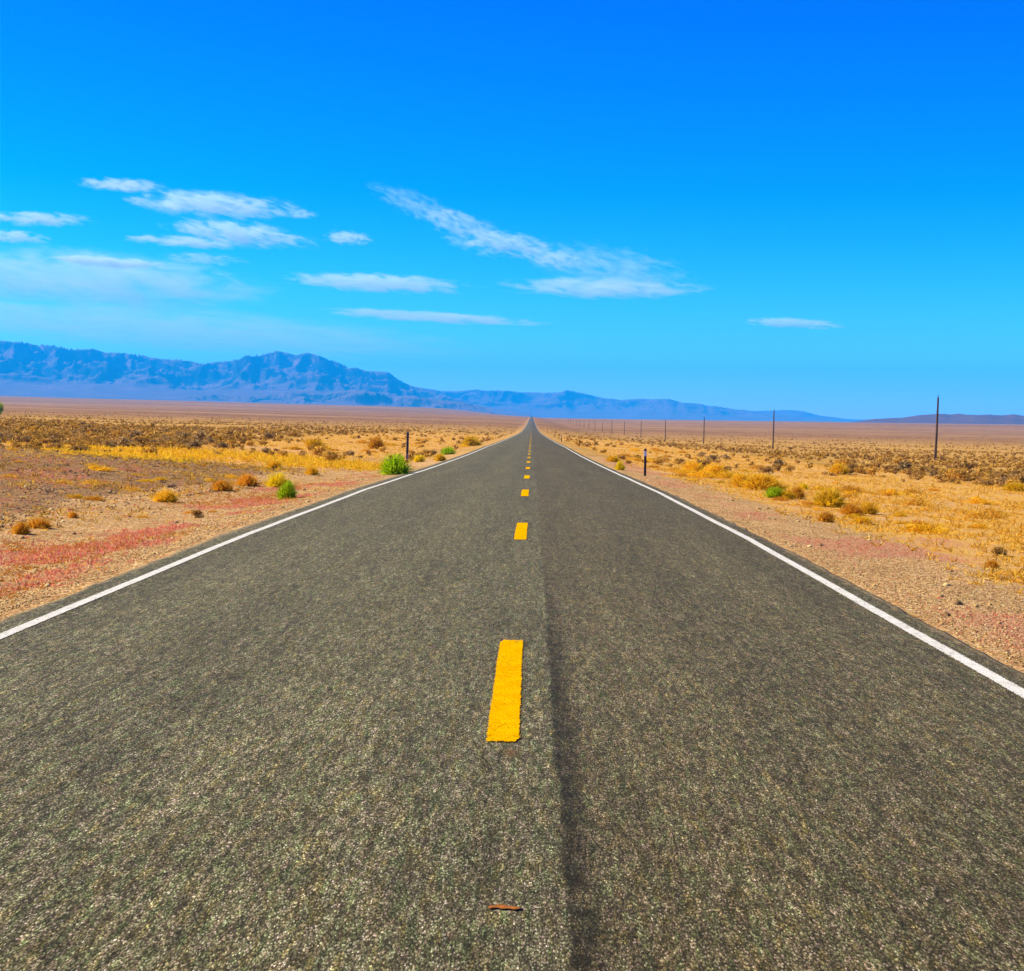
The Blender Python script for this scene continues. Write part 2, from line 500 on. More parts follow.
MAT = dict(
    asphalt=m_asphalt(),
    yellow=m_paint('yellow_road_paint', (0.86, 0.46, 0.001), (0.78, 0.36, 0.0005), 0.5, 0.7),
    white=m_paint('white_road_paint', (0.78, 0.75, 0.60), (0.62, 0.59, 0.46), 0.6, 0.85),
    ground=m_ground(),
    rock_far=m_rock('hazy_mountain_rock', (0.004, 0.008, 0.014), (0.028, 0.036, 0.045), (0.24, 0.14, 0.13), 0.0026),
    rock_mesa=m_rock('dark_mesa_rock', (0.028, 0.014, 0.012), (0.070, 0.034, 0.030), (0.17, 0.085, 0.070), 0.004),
    sage=m_leaf('sagebrush_leaf', [(0.0, (0.195, 0.097, 0.018)), (0.4, (0.403, 0.209, 0.035)), (0.75, (0.610, 0.337, 0.058)), (1.0, (0.805, 0.469, 0.097))]),
    olive=m_leaf('olive_scrub_leaf', [(0.0, (0.268, 0.128, 0.011)), (0.4, (0.561, 0.286, 0.024)), (0.75, (0.756, 0.418, 0.044)), (1.0, (0.927, 0.551, 0.079))]),
    greygreen=m_leaf('grey_shrub_leaf', [(0.0, (0.171, 0.097, 0.029)), (0.5, (0.415, 0.245, 0.070)), (1.0, (0.708, 0.459, 0.134))]),
    gold=m_leaf('golden_bush_stem', [(0.0, (0.672, 0.331, 0.005)), (0.5, (0.950, 0.524, 0.008)), (1.0, (0.950, 0.661, 0.030))], trans=0.42, objvar=0.15),
    orange=m_leaf('rusty_bush_stem', [(0.0, (0.50, 0.19, 0.006)), (0.5, (0.78, 0.34, 0.010)), (1.0, (0.88, 0.48, 0.03))], trans=0.42, objvar=0.15),
    yellow_leaf=m_leaf('bright_yellow_stem', [(0.0, (0.918, 0.547, 0.002)), (0.5, (0.950, 0.707, 0.004)), (1.0, (0.950, 0.798, 0.020))], trans=0.42, objvar=0.05),
    green=m_leaf('bright_green_stem', [(0.0, (0.194, 0.334, 0.0010)), (0.5, (0.422, 0.626, 0.0010)), (1.0, (0.681, 0.863, 0.0040))], trans=0.42, objvar=0.05),
    bright_lime=m_leaf('lime_green_stem', [(0.0, (0.22, 0.30, 0.001)), (0.5, (0.42, 0.56, 0.001)), (1.0, (0.60, 0.72, 0.004))], trans=0.42, objvar=0.05),
    lime=m_leaf('yellow_green_stem', [(0.0, (0.508, 0.314, 0.0030)), (0.5, (0.823, 0.490, 0.0050)), (1.0, (0.950, 0.628, 0.0200))], trans=0.42, objvar=0.1),
    twig=m_leaf('bare_twig', [(0.0, (0.07, 0.035, 0.014)), (1.0, (0.17, 0.09, 0.04))], trans=0, objvar=0.1),
    redweed=m_leaf('red_weed', [(0.0, (0.55, 0.05, 0.06)), (0.3, (0.80, 0.17, 0.10)), (0.6, (0.86, 0.33, 0.12)), (1.0, (0.84, 0.56, 0.24))], trans=0.4, objvar=0),
    orangeweed=m_leaf('orange_weed', [(0.0, (0.55, 0.15, 0.03)), (0.5, (0.72, 0.29, 0.03)), (1.0, (0.80, 0.45, 0.06))], objvar=0),
    straw=m_leaf('dry_straw', [(0.0, (0.470, 0.205, 0.010)), (0.45, (0.874, 0.433, 0.020)), (0.8, (0.950, 0.570, 0.048)), (1.0, (0.950, 0.730, 0.160))], trans=0.45, objvar=0),
    stone=m_leaf('gravel_stone', [(0.0, (0.196, 0.110, 0.038)), (0.4, (0.483, 0.294, 0.092)), (0.75, (0.690, 0.452, 0.140)), (1.0, (0.920, 0.714, 0.270))], trans=0, objvar=0),
    brownstone=m_leaf('brown_clod', [(0.0, (0.10, 0.052, 0.024)), (0.5, (0.24, 0.135, 0.058)), (1.0, (0.48, 0.31, 0.14))], trans=0, objvar=0),
    pole=m_wood('weathered_pole_wood', (0.045, 0.026, 0.016), (0.15, 0.088, 0.055)),
    post_dark=m_plain('dark_post_paint', (0.030, 0.022, 0.020)),
    post_grey=m_plain('galvanised_steel', (0.42, 0.33, 0.26), 0.5),
    post_panel=m_plain('white_reflective_band', (0.72, 0.70, 0.66), 0.35, 0.06),
    twig_red=m_wood('rusty_dry_twig', (0.24, 0.066, 0.008), (0.44, 0.145, 0.014)),
    iron=m_plain('insulator_brown', (0.06, 0.03, 0.02), 0.4),
)

# ------------------------------------------------------------------ ground sheet
def geo(a, b, f):
    v = [a]
    s = f[0]
    while v[-1] < b:
        v.append(v[-1] + s)
        s *= f[1]
    return v


xl = [-t for t in geo(4.3, 24000, (0.16, 1.062))]
xr = geo(3.36, 24000, (0.16, 1.062))
xs = np.array(sorted(xl) + [-3.5, -2.5, -1.2, 0, 1.2, 2.3] + xr)
ys = np.array([-150, -80, -40, -20, -8] + list(np.arange(-2, 60, 0.30)) + geo(60, 26000, (0.34, 1.021)))
GX, GY = np.meshgrid(xs, ys)
GZ = ground(GX, GY)
nx, ny = len(xs), len(ys)
V = np.stack([GX, GY, GZ], -1).reshape(-1, 3)
i = np.arange(nx * ny).reshape(ny, nx)
Fq = np.stack([i[:-1, :-1], i[:-1, 1:], i[1:, 1:], i[1:, :-1]], -1).reshape(-1, 4)
gr = mesh_obj('ground', V, Fq, MAT['ground'], smooth=True)
tag(gr, kind='structure')


def z_gravel(x, y):
    left = sstep(-10.5, -7.5, x + 1.2 * fbm(y / 7, 0 * y, 31, 2) * 2) * (x < 0)
    right = (1 - sstep(4.3, 6.2, x + 1.8 * fbm(y / 7, 0 * y, 32, 2))) * (x > 0)
    return (left + right) * (1 - 0.55 * sstep(45, 110, y))


def z_dark(x, y):
    d = (1 - sstep(-8.8, -7.0, x + 3.0 * fbm(x / 2, y / 5, 38, 4))) * (1 - sstep(50, 62, y - 0.25 * (x + 18) + 16 * fbm(x / 5, y / 7, 33, 4)))
    return d


def z_gold(x, y):
    wob = 9 * fbm(x / 12, y / 25, 34, 3)
    right = sstep(4.4, 6.0, x) * (1 - sstep(19, 30, x + wob)) * (x > 0)
    lw = 16 + 6 * sstep(60, 200, y)
    left = sstep(5.0, 7.5, -x) * (1 - sstep(lw, lw + 8, -x + wob)) * (x < 0) * sstep(50, 64, y)
    bandl = 0.9 * np.exp(-((y - 70 + 0.25 * (x + 20) + wob * 0.6) / 8.0) ** 2) * (x < -8) * (1 - sstep(30, 45, -x))
    fade = 1 - 0.85 * sstep(160, 480, y)
    return np.maximum(np.maximum(left, right) * fade, bandl)


def z_red(x, y):
    n = fbm(x / 1.3, y / 3.0, 35, 3) + 0.5
    n2 = 0.55 * fbm(x / 2.2, y / 4.5, 37, 3) + 0.75 * fbm(x / 0.7, y / 1.5, 39, 2) + 0.5
    left = np.exp(-((x + 5.6 + 1.2 * (n2 - 0.5)) / 1.0) ** 2) * (0.05 + 1.6 * sstep(0.42, 0.66, n2)) * (0.6 + 0.6 * n) * (1 - sstep(38, 62, y))
    l2 = 0.55 * np.exp(-((x + 12.5) / 3.0) ** 2) * sstep(0.5, 0.66, fbm(x / 2.5, y / 4, 36, 3) + 0.5) * (1 - sstep(45, 55, y))
    right = np.exp(-((x - 4.7) / 1.2) ** 2) * sstep(0.30, 0.65, n) * 1.0 * (1 - sstep(60, 120, y))
    r2 = 0.6 * np.exp(-((x - 6.6) / 0.5) ** 2) * sstep(0.4, 0.7, n) * (1 - sstep(30, 45, y))
    return np.clip(np.maximum(np.maximum(left, l2), np.maximum(right, r2)), 0, 1)


z1 = np.stack([z_gravel(GX, GY), z_dark(GX, GY), z_gold(GX, GY), np.ones_like(GX)], -1)
dist = np.hypot(GX, GY)
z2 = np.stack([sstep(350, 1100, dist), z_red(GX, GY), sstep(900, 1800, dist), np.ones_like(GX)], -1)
for nm, arr in (('zone', z1), ('zone_far', z2)):
    a = gr.data.color_attributes.new(nm, 'FLOAT_COLOR', 'POINT')
    a.data.foreach_set('color', np.clip(arr, 0, 1).astype(np.float32).ravel())

# ------------------------------------------------------------------ road
RL, RR = -4.14, 3.19            # pavement edges
ry = np.array([-150, -80, -40, -15] + list(np.arange(-5, 80, 0.25)) + geo(80, 8600, (0.5, 1.02)))


def ragged(side, y):
    return side * (0.11 * fbm(y / 0.7, 0 * y, 41 + int(side), 4) + 0.10 * fbm(y / 7, 0 * y, 44 + int(side), 2))


lx = RL + ragged(1, ry)
rx = RR + ragged(-1, ry)
rz = road_z(ry)
cols = [(lx, rz - 0.22), (lx + 0.0, rz - 0.012), (lx + 0.05, rz - 0.002), (lx * 0 - 2.0, rz + 0.02), (lx * 0 - 0.4, rz + 0.03), (lx * 0 + 1.4, rz + 0.02), (rx - 0.05, rz - 0.002), (rx, rz - 0.012), (rx, rz - 0.22)]
Vr = np.stack([np.stack([c[0], ry, c[1]], -1) for c in cols], 1)
nc = len(cols)
i = np.arange(len(ry) * nc).reshape(len(ry), nc)
Fr = np.stack([i[:-1, :-1], i[:-1, 1:], i[1:, 1:], i[1:, :-1]], -1).reshape(-1, 4)
road = mesh_obj('road', Vr.reshape(-1, 3), Fr, MAT['asphalt'])
tag(road, kind='structure')


def road_top(x, y):
    """height of the crowned road surface"""
    return road_z(y) + np.interp(x, [RL, RL + 0.05, -2.0, -0.4, 1.4, RR - 0.05, RR], [-0.012, -0.002, 0.02, 0.03, 0.02, -0.002, -0.012])


def strip(name, xc, width, ya, mat, parent, rim_w=0.03, lift=0.005):
    ya = np.asarray(ya, float)
    offs = np.array([-width / 2, -width / 2 + rim_w, -0.0, width / 2 - rim_w, width / 2])
    rows = []; rim = []
    for yy_i, yy in enumerate(ya):
        for o_i, o in enumerate(offs):
            x = xc + o + (0.022 * float(fbm(np.array([yy / 3.0]), np.array([xc]), 57, 3)[0]) if width < 0.15 else 0.0)
            rows.append((x, yy, 0))
            rim.append(0.0 if o_i in (0, 4) else 1.0)
    rows = np.array(rows)
    # on the road mesh the surface between stations is linear, so sample it the same way
    zz = np.interp(rows[:, 1], ry, road_z(ry)) + (road_top(rows[:, 0], rows[:, 1]) - road_z(rows[:, 1]))
    rows[:, 2] = zz + lift
    k = len(offs)
    i = np.arange(len(ya) * k).reshape(len(ya), k)
    f = np.stack([i[:-1, :-1], i[:-1, 1:], i[1:, 1:], i[1:, :-1]], -1).reshape(-1, 4)
    o = mesh_obj(name, rows, f, mat, parent)
    return o, np.array(rim).reshape(len(ya), k)


def set_rim(o, rim):
    a = o.data.attributes.new('rim', 'FLOAT', 'POINT')
    a.data.foreach_set('value', rim.astype(np.float32).ravel())


for nm_x in (-3.77, 2.92):
    o, rim = strip('edge_line', nm_x, 0.117, ry[ry > -20], MAT['white'], road, 0.03)
    set_rim(o, rim)
for n in range(44):
    y0 = 7.20 + n * 11.93
    yy = np.array([y0, y0 + 0.10, y0 + 0.6, y0 + 1.2, y0 + 1.8, y0 + 2.4, y0 + 3.2, y0 + 3.35])
    o, rim = strip('centre_dash', -0.124, 0.174, yy, MAT['yellow'], road, 0.028, 0.006 + 0.00003 * y0)
    rim[0] = 0; rim[-1] = 0
    # the painter's hand: not perfectly square
    co = np.zeros(len(o.data.vertices) * 3, np.float32); o.data.vertices.foreach_get('co', co); co = co.reshape(-1, 3)
    co[:, 0] += 0.022 * fbm(co[:, 1] * 0.9, co[:, 1] * 0 + n, 51, 2)
    o.data.vertices.foreach_set('co', co.ravel())
    set_rim(o, rim)

# ------------------------------------------------------------------ mountains
def hz(px):
    return 415.0 + (px - 531) * 0.01047


def mountain(name, sky_px, D0, D1, Dc, seed, mat, ncol=420, nd=70, rough=1.0, base_px=None, ridge_scale=1400.0):
    """a range whose crest runs about Dc metres off; sky_px = [(pixel x, pixel y)] of its skyline"""
    xs_ = np.array([q[0] for q in sky_px]); ys_ = np.array([q[1] for q in sky_px])
    px = np.linspace(xs_[0], xs_[-1], ncol)
    sk = np.interp(px, xs_, ys_)
    sk = sk + rough * 1.1 * fbm(px / 12.0, 0 * px, seed + 9, 4, 0.45)
    tan_ = (hz(px) - sk) / F                      # slope of the line of sight to the crest
    az = (px - 531) / F
    d = np.concatenate([np.linspace(D0, Dc, int(nd * 0.72)), np.linspace(Dc, D1, nd - int(nd * 0.72) + 1)[1:]])
    A, D = np.meshgrid(az, d)
    X = A * D; Y = D
    t = np.where(D < Dc, (D - D0) / (Dc - D0), 1 - (D - Dc) / (D1 - Dc))
    t = np.clip(t, 0, 1)
    body = 0.22 * t ** 1.0 + 0.78 * t ** 1.7      # long apron, steep upper face
    rg = ridged(X / ridge_scale, Y / (ridge_scale * 1.5), seed, 5)
    rg = rg - ridged(X / ridge_scale + 40, Y / (ridge_scale * 1.5), seed + 50, 6) * 0.35
    sh = body * (1 + 1.35 * (rg - 0.39) * sstep(0.38, 0.66, t) * (1 - 0.55 * sstep(0.9, 1.0, t)))
    ang = sh / D * Dc
    mx = ang.max(axis=0)
    ker = np.ones(3) / 3
    mxs = np.convolve(np.pad(mx, 1, mode='edge'), ker, 'valid')
    base = np.interp(D, [D0, Dc, D1], [0, 0, 0]) + EYE
    kb = np.ones(91) / 91
    mlo = np.convolve(np.pad(mx, 45, mode='edge'), kb, 'valid')[None, :]      # aprons stay smooth, only the crest follows the skyline
    hi_ = sstep(0.45, 0.85, t)
    Z = base + sh / (mlo * (1 - hi_) + mxs[None, :] * hi_) * (tan_ * Dc)[None, :]
    if base_px is not None:
        zb = (hz(px) - np.interp(px, [q[0] for q in base_px], [q[1] for q in base_px])) / F
        Z = Z + (zb * D0)[None, :] * (1 - t)
    Z = np.where(t <= 0.0, Z - 400, Z)
    V = np.stack([X, Y, Z], -1).reshape(-1, 3)
    n_d = len(d)
    i = np.arange(n_d * ncol).reshape(n_d, ncol)
    f = np.stack([i[:-1, :-1], i[:-1, 1:], i[1:, 1:], i[1:, :-1]], -1).reshape(-1, 4)
    o = mesh_obj(name, V, f, mat, smooth=True)
    tag(o, kind='structure')
    return o


SKY_MAIN = [(-1700, 396), (-1300, 372), (-1050, 358), (-850, 361), (-640, 345), (-420, 352), (-250, 338), (-120, 347), (-40, 340), (0, 341.5), (15, 342), (38, 345.5), (52, 346), (70, 350), (92, 349), (103, 352.5), (118, 353), (130, 355), (143, 357), (160, 359), (175, 360), (190, 361.5), (203, 364), (215, 362), (230, 362), (236, 360), (245, 357), (258, 356), (265, 354), (277, 351), (285, 353), (295, 355.5), (306, 353), (318, 356), (325, 359), (340, 364), (347, 368), (355, 368), (365, 371), (378, 371.5), (388, 373), (397, 380), (410, 386), (425, 390), (445, 396), (470, 403), (500, 409), (530, 413)]
SKY_BACK = [(330, 400), (380, 393), (420, 387.5), (440, 391), (460, 391), (475, 389.5), (490, 390), (508, 390.5), (520, 392), (545, 393), (560, 392), (566, 389.5), (575, 392), (590, 395), (605, 398), (620, 400), (640, 398.5), (655, 399), (668, 398.5), (680, 402), (700, 404), (720, 407), (745, 410.5), (770, 414), (800, 417.5), (830, 419)]
SKY_LAST = [(690, 414), (730, 411), (760, 411), (785, 410), (800, 411), (815, 415), (830, 417), (850, 419.5), (900, 420), (1100, 421), (1400, 422)]
SKY_FOOT = [(150, 399), (190, 396), (215, 394), (240, 396.5), (262, 395), (290, 391.5), (302, 391), (318, 394), (340, 391), (352, 389.5), (372, 392), (390, 396), (412, 396), (430, 399), (452, 401), (470, 404), (490, 409)]
SKY_MESA = [(832, 428), (848, 422.5), (870, 419.3), (900, 417.5), (908, 416.5), (916, 415.2), (935, 414), (960, 413.5), (985, 414), (1000, 415), (1006, 414.3), (1009, 413.5), (1013, 414), (1018, 415), (1040, 416), (1090, 414), (1200, 413), (1350, 417), (1450, 424)]
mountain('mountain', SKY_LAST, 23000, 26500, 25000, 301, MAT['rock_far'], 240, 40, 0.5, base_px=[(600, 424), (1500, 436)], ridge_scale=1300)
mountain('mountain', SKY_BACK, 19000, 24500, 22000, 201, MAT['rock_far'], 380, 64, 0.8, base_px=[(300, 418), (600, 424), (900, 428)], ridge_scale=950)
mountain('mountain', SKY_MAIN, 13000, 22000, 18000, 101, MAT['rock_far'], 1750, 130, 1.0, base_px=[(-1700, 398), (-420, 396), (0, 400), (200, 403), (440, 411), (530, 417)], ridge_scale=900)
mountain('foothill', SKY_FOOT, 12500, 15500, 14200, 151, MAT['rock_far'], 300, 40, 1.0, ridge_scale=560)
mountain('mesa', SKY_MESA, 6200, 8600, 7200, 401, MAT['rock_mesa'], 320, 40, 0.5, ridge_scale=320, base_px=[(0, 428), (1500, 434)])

# ------------------------------------------------------------------ haze
hx, hy0, hy1, hb, ht = 26000, -400, 27500, -520, 900
hv = [(sx * hx, yy, zz) for zz in (hb, ht) for sx, yy in ((-1, hy0), (1, hy0), (1, hy1), (-1, hy1))]
hf = [(0, 3, 2, 1), (4, 5, 6, 7), (0, 1, 5, 4), (1, 2, 6, 5), (2, 3, 7, 6), (3, 0, 4, 7)]
hm = bpy.data.materials.new('haze_air')
hm.use_nodes = True
hm.node_tree.nodes.clear()
ho = hm.node_tree.nodes.new('ShaderNodeOutputMaterial')
pv = hm.node_tree.nodes.new('ShaderNodeVolumePrincipled')
pv.inputs['Color'].default_value = (0.008, 0.46, 1.0, 1)
pv.inputs['Density'].default_value = 6.0e-5
pv.inputs['Anisotropy'].default_value = 0.0
hm.node_tree.links.new(pv.outputs[0], ho.inputs['Volume'])
hobj = mesh_obj('haze', hv, hf, hm)
tag(hobj, kind='stuff')
hobj['category'] = 'haze'
hobj['label'] = 'thin blue air haze over the far plain and mountains'

# ------------------------------------------------------------------ clouds: thin high wisps of real depth
def m_cloud(name, tau, fx, fz, lo, hi, shear):
    """tau: optical depth through the middle; fx, fz: how finely the wisp is torn along and across"""
    m = bpy.data.materials.new(name)
    m.use_nodes = True
    k = NB.__new__(NB)
    k.m = m; k.t = m.node_tree; k.t.nodes.clear()
    k.out = k.n('ShaderNodeOutputMaterial')
    o = k.n('ShaderNodeTexCoord').outputs['Object']
    oi = k.n('ShaderNodeObjectInfo')
    x, y, z = k.xyz(o)
    cb = k.n('ShaderNodeCombineXYZ')
    k.put(cb.inputs[0], k.math('ADD', k.math('MULTIPLY', x, fx * 1.35), k.math('MULTIPLY', z, shear)))
    k.put(cb.inputs[1], k.math('ADD', k.math('MULTIPLY', y, fx * 0.25), k.math('MULTIPLY', oi.outputs['Random'], 37.0)))
    k.put(cb.inputs[2], k.math('MULTIPLY', z, fz * 1.5))
    n = k.noise(cb.outputs[0], 1.5, 7, 0.64, 0.5)
    r2 = k.math('ADD', k.math('ADD', k.math('MULTIPLY', x, x), k.math('MULTIPLY', y, y)), k.math('MULTIPLY', z, z))
    fall = k.math('SUBTRACT', 1.0, r2, True)
    n = k.math('ADD', k.math('MULTIPLY', k.math('SUBTRACT', n, 0.5), 1.75), 0.5)
    v = k.math('ADD', n, k.math('MULTIPLY', k.math('SUBTRACT', fall, 0.5), 0.5))
    d = k.math('MULTIPLY', k.smooth(v, lo, hi), k.smooth(fall, 0.0, 0.75))
    pv = k.n('ShaderNodeVolumePrincipled')
    pv.inputs['Color'].default_value = (0.84, 1.0, 0.98, 1)
    pv.inputs['Anisotropy'].default_value = 0.0
    k.link(k.math('MULTIPLY', d, tau), pv.inputs['Density'])
    k.link(pv.outputs[0], k.out.inputs['Volume'])
    return m


def ball():
    V, Fc = [(0, 0, 1)], []
    nu, nv = 20, 10
    for a in range(1, nv):
        for b in range(nu):
            t, p_ = math.pi * a / nv, 2 * math.pi * b / nu
            V.append((math.sin(t) * math.cos(p_), math.sin(t) * math.sin(p_), math.cos(t)))
    V.append((0, 0, -1))
    for b in range(nu):
        Fc.append((0, 1 + b, 1 + (b + 1) % nu))
        Fc.append((len(V) - 1, 1 + (nv - 2) * nu + (b + 1) % nu, 1 + (nv - 2) * nu + b))
    for a in range(nv - 2):
        for b in range(nu):
            c = (b + 1) % nu
            Fc.append((1 + a * nu + b, 1 + (a + 1) * nu + b, 1 + (a + 1) * nu + c, 1 + a * nu + c))
    return V, Fc


CLOUDS = [
    # px, py, width, height, tilt, tau, fx, fz, lo, hi, shear, label
    (122, 185, 96, 18, 1, 1.1, 2.2, 1.2, .42, .85, .8, 'small white wisp, topmost of the clouds at left'),
    (36, 219, 120, 20, -1, 1.2, 2.2, 1.2, .42, .85, .8, 'white streak cloud at the left frame edge, upper of two there'),
    (10, 236, 90, 18, 2, 1.0, 2.2, 1.2, .42, .85, .8, 'soft cloud at the left frame edge, just under the white streak'),
    (212, 205, 185, 36, 2, 1.4, 3.2, 1.4, .42, .85, 1.2, 'largest puffed white cloud of the upper left group'),
    (240, 234, 160, 34, 5, 1.3, 3.0, 1.4, .42, .85, 1.2, 'white cloud directly under the largest puffed cloud at left'),
    (186, 242, 132, 15, 2, 1.3, 2.2, 1.0, .40, .8, .5, 'thin flat white streak under the upper left cloud group'),
    (108, 262, 124, 15, 2, 2.2, 2.2, 1.0, .40, .8, .5, 'thin white streak above the pale veil at far left'),
    (85, 280, 380, 80, 2, 0.75, 3.0, 1.6, .26, .8, .8, 'broad pale veil of cloud at the left, above the mountains'),
    (348, 238, 54, 20, 3, 0.9, 2.0, 1.4, .42, .85, .8, 'small lone wisp left of the diagonal cloud'),
    (205, 259, 90, 18, 2, 0.5, 2.0, 1.4, .42, .85, .8, 'faint wisp between the flat streaks at left'),
    (300, 214, 40, 12, 2, 0.6, 2.0, 1.4, .42, .85, .8, 'tiny wisp at the right tip of the upper left group'),
    (378, 283, 200, 26, 2, 1.4, 3.0, 1.1, .38, .8, .6, 'long flat white cloud above the main peak'),
    (432, 317, 240, 15, 2.5, 1.5, 3.0, 1.0, .36, .76, .5, 'lowest thin white streak cloud, needle like, at middle'),
    (604, 288, 220, 30, 1, 1.1, 3.0, 1.4, .38, .82, .8, 'flat bottomed white cloud right of the road line'),
    (610, 268, 190, 64, 8, 0.35, 3.2, 2.2, .42, .9, 1.2, 'faint torn haze of cloud over the flat bottomed one'),
    (504, 244, 130, 40, 7, 0.95, 3.0, 2.0, .44, .9, .6, 'torn feathery cloud at middle, lower right patch of the broken diagonal'),
    (552, 258, 84, 30, 8, 0.75, 2.6, 1.8, .44, .9, .6, 'small torn patch between the feathery cloud and the flat bottomed cloud'),
    (458, 223, 110, 38, 16, 0.60, 3.0, 2.0, .45, .9, .8, 'feathery cloud patch in the middle of the broken diagonal'),
    (415, 204, 110, 36, 20, 0.27, 3.0, 2.0, .45, .92, .8, 'faintest feathery patch, upper left end of the broken diagonal'),
    (793, 323, 112, 15, 3, 1.1, 2.4, 1.1, .40, .8, .6, 'lone small white streak cloud in the right sky'),
    (150, 328, 700, 60, 3, 0.55, 4.0, 2.0, .22, .8, .5, 'very faint cloud band close over the left mountains'),
]
bV, bF = ball()
ALT = 4200.0
for (px, py, wp, hp, tilt, tau, fx, fz, lo, hi, shr, lab) in CLOUDS:
    d = ray(px, py)
    D = (ALT - EYE) / d[2]
    W_, H_ = 1.16 * wp * D / F / 2, 0.92 * hp * D / F / 2
    dep = max(W_ * 0.35, 600.0)
    cm = m_cloud('cloud_vapour', tau * 1.55 / dep, fx, fz, lo, hi, shr)
    o = mesh_obj('cloud', bV, bF, cm)
    o.location = (d[0] * D, D, ALT)
    o.scale = (W_, dep, H_)
    o.rotation_euler = (0, R(tilt), -math.atan2(d[0], 1))
    tag(o, lab, 'cloud')

# ------------------------------------------------------------------ plants: mesh makers
def blades(n, origin_r, length, width, spread, seed, bend=0.35, up=0.25, flat=1.0):
    """n thin bent blades radiating from a root patch: returns verts, quad faces (two quads a blade share an edge)"""
    g = np.random.default_rng(seed)
    th = g.uniform(0, 2 * np.pi, n)
    cz = g.uniform(up, 1.0, n) ** spread
    sz = np.sqrt(np.maximum(0, 1 - cz ** 2))
    d = np.stack([np.cos(th) * sz, np.sin(th) * sz, cz * flat], -1)
    r = origin_r * np.sqrt(g.uniform(0, 1, n)); ph = g.uniform(0, 2 * np.pi, n)
    o = np.stack([r * np.cos(ph), r * np.sin(ph), 0 * r], -1)
    L = length * g.uniform(0.55, 1.08, n)[:, None]
    side = np.cross(d, g.normal(size=(n, 3))); side /= np.linalg.norm(side, axis=1)[:, None]
    wv = side * (width * g.uniform(0.6, 1.3, n))[:, None] / 2
    j = g.normal(size=(n, 3)) * bend * 0.3
    m = o + d * L * 0.55
    t = o + (d + j + np.array([0, 0, -0.10])) * L
    V = np.stack([o - wv * 0.6, o + wv * 0.6, m + wv, m - wv, t + wv * 0.35, t - wv * 0.35], 1).reshape(-1, 3)
    b = np.arange(n)[:, None] * 6
    F = np.concatenate([b + np.array([0, 1, 2, 3]), b + np.array([3, 2, 4, 5])], 0)
    V[:, 2] = np.maximum(V[:, 2], -0.02)
    return V, F


def leaf_cloud(n, rx, ry_, h, size, seed, lobes=7):
    """leaf-sized quads filling an uneven low shrub of several lobes"""
    g = np.random.default_rng(seed)
    lc = np.stack([g.uniform(-0.42, 0.42, lobes) * rx, g.uniform(-0.42, 0.42, lobes) * ry_, g.uniform(0.30, 0.72, lobes) * h], -1)
    lr = g.uniform(0.28, 0.55, lobes)
    k = g.integers(0, lobes, n)
    v = g.normal(size=(n, 3)); v /= np.linalg.norm(v, axis=1)[:, None]
    rr = g.uniform(0.35, 1.0, n) ** 0.6
    c = lc[k] + v * (lr[k] * rr)[:, None] * np.array([rx, ry_, h * 0.75])
    c[:, 2] = np.abs(c[:, 2])
    nrm = v + g.normal(size=(n, 3)) * 0.9
    nrm /= np.linalg.norm(nrm, axis=1)[:, None]
    a = np.cross(nrm, g.normal(size=(n, 3))); a /= np.linalg.norm(a, axis=1)[:, None]
    b = np.cross(nrm, a)
    s = (size * g.uniform(0.5, 1.4, n))[:, None]
    V = np.stack([c - a * s * 1.5, c - b * s * 0.5, c + a * s * 1.5, c + b * s * 0.5], 1).reshape(-1, 3)
    F = np.arange(n * 4).reshape(n, 4)
    return V, F


def join(parts):
    Vs, Fs, o = [], [], 0
    for v, f in parts:
        Vs.append(v); Fs.append(f + o); o += len(v)
    return np.concatenate(Vs), np.concatenate(Fs)


def scatter(proto_list, P, S, A, g):
    """copies of small meshes merged into one (only for uncountable ground cover)"""
    Vs, Fs, o = [], [], 0
    kk = g.integers(0, len(proto_list), len(P))
    for q, (v, f) in enumerate(proto_list):
        idx = np.where(kk == q)[0]
        if not len(idx): continue
        ca, sa = np.cos(A[idx]), np.sin(A[idx])
        W = v[None] * S[idx][:, None, None]
        X = W[..., 0] * ca[:, None] - W[..., 1] * sa[:, None] + P[idx, 0][:, None]
        Y = W[..., 0] * sa[:, None] + W[..., 1] * ca[:, None] + P[idx, 1][:, None]
        Z = W[..., 2] + P[idx, 2][:, None]
        Vs.append(np.stack([X, Y, Z], -1).reshape(-1, 3))
        Fs.append((f[None] + (np.arange(len(idx)) * len(v))[:, None, None] + o).reshape(-1, f.shape[1]))
        o += len(idx) * len(v)
    return np.concatenate(Vs), np.concatenate(Fs)


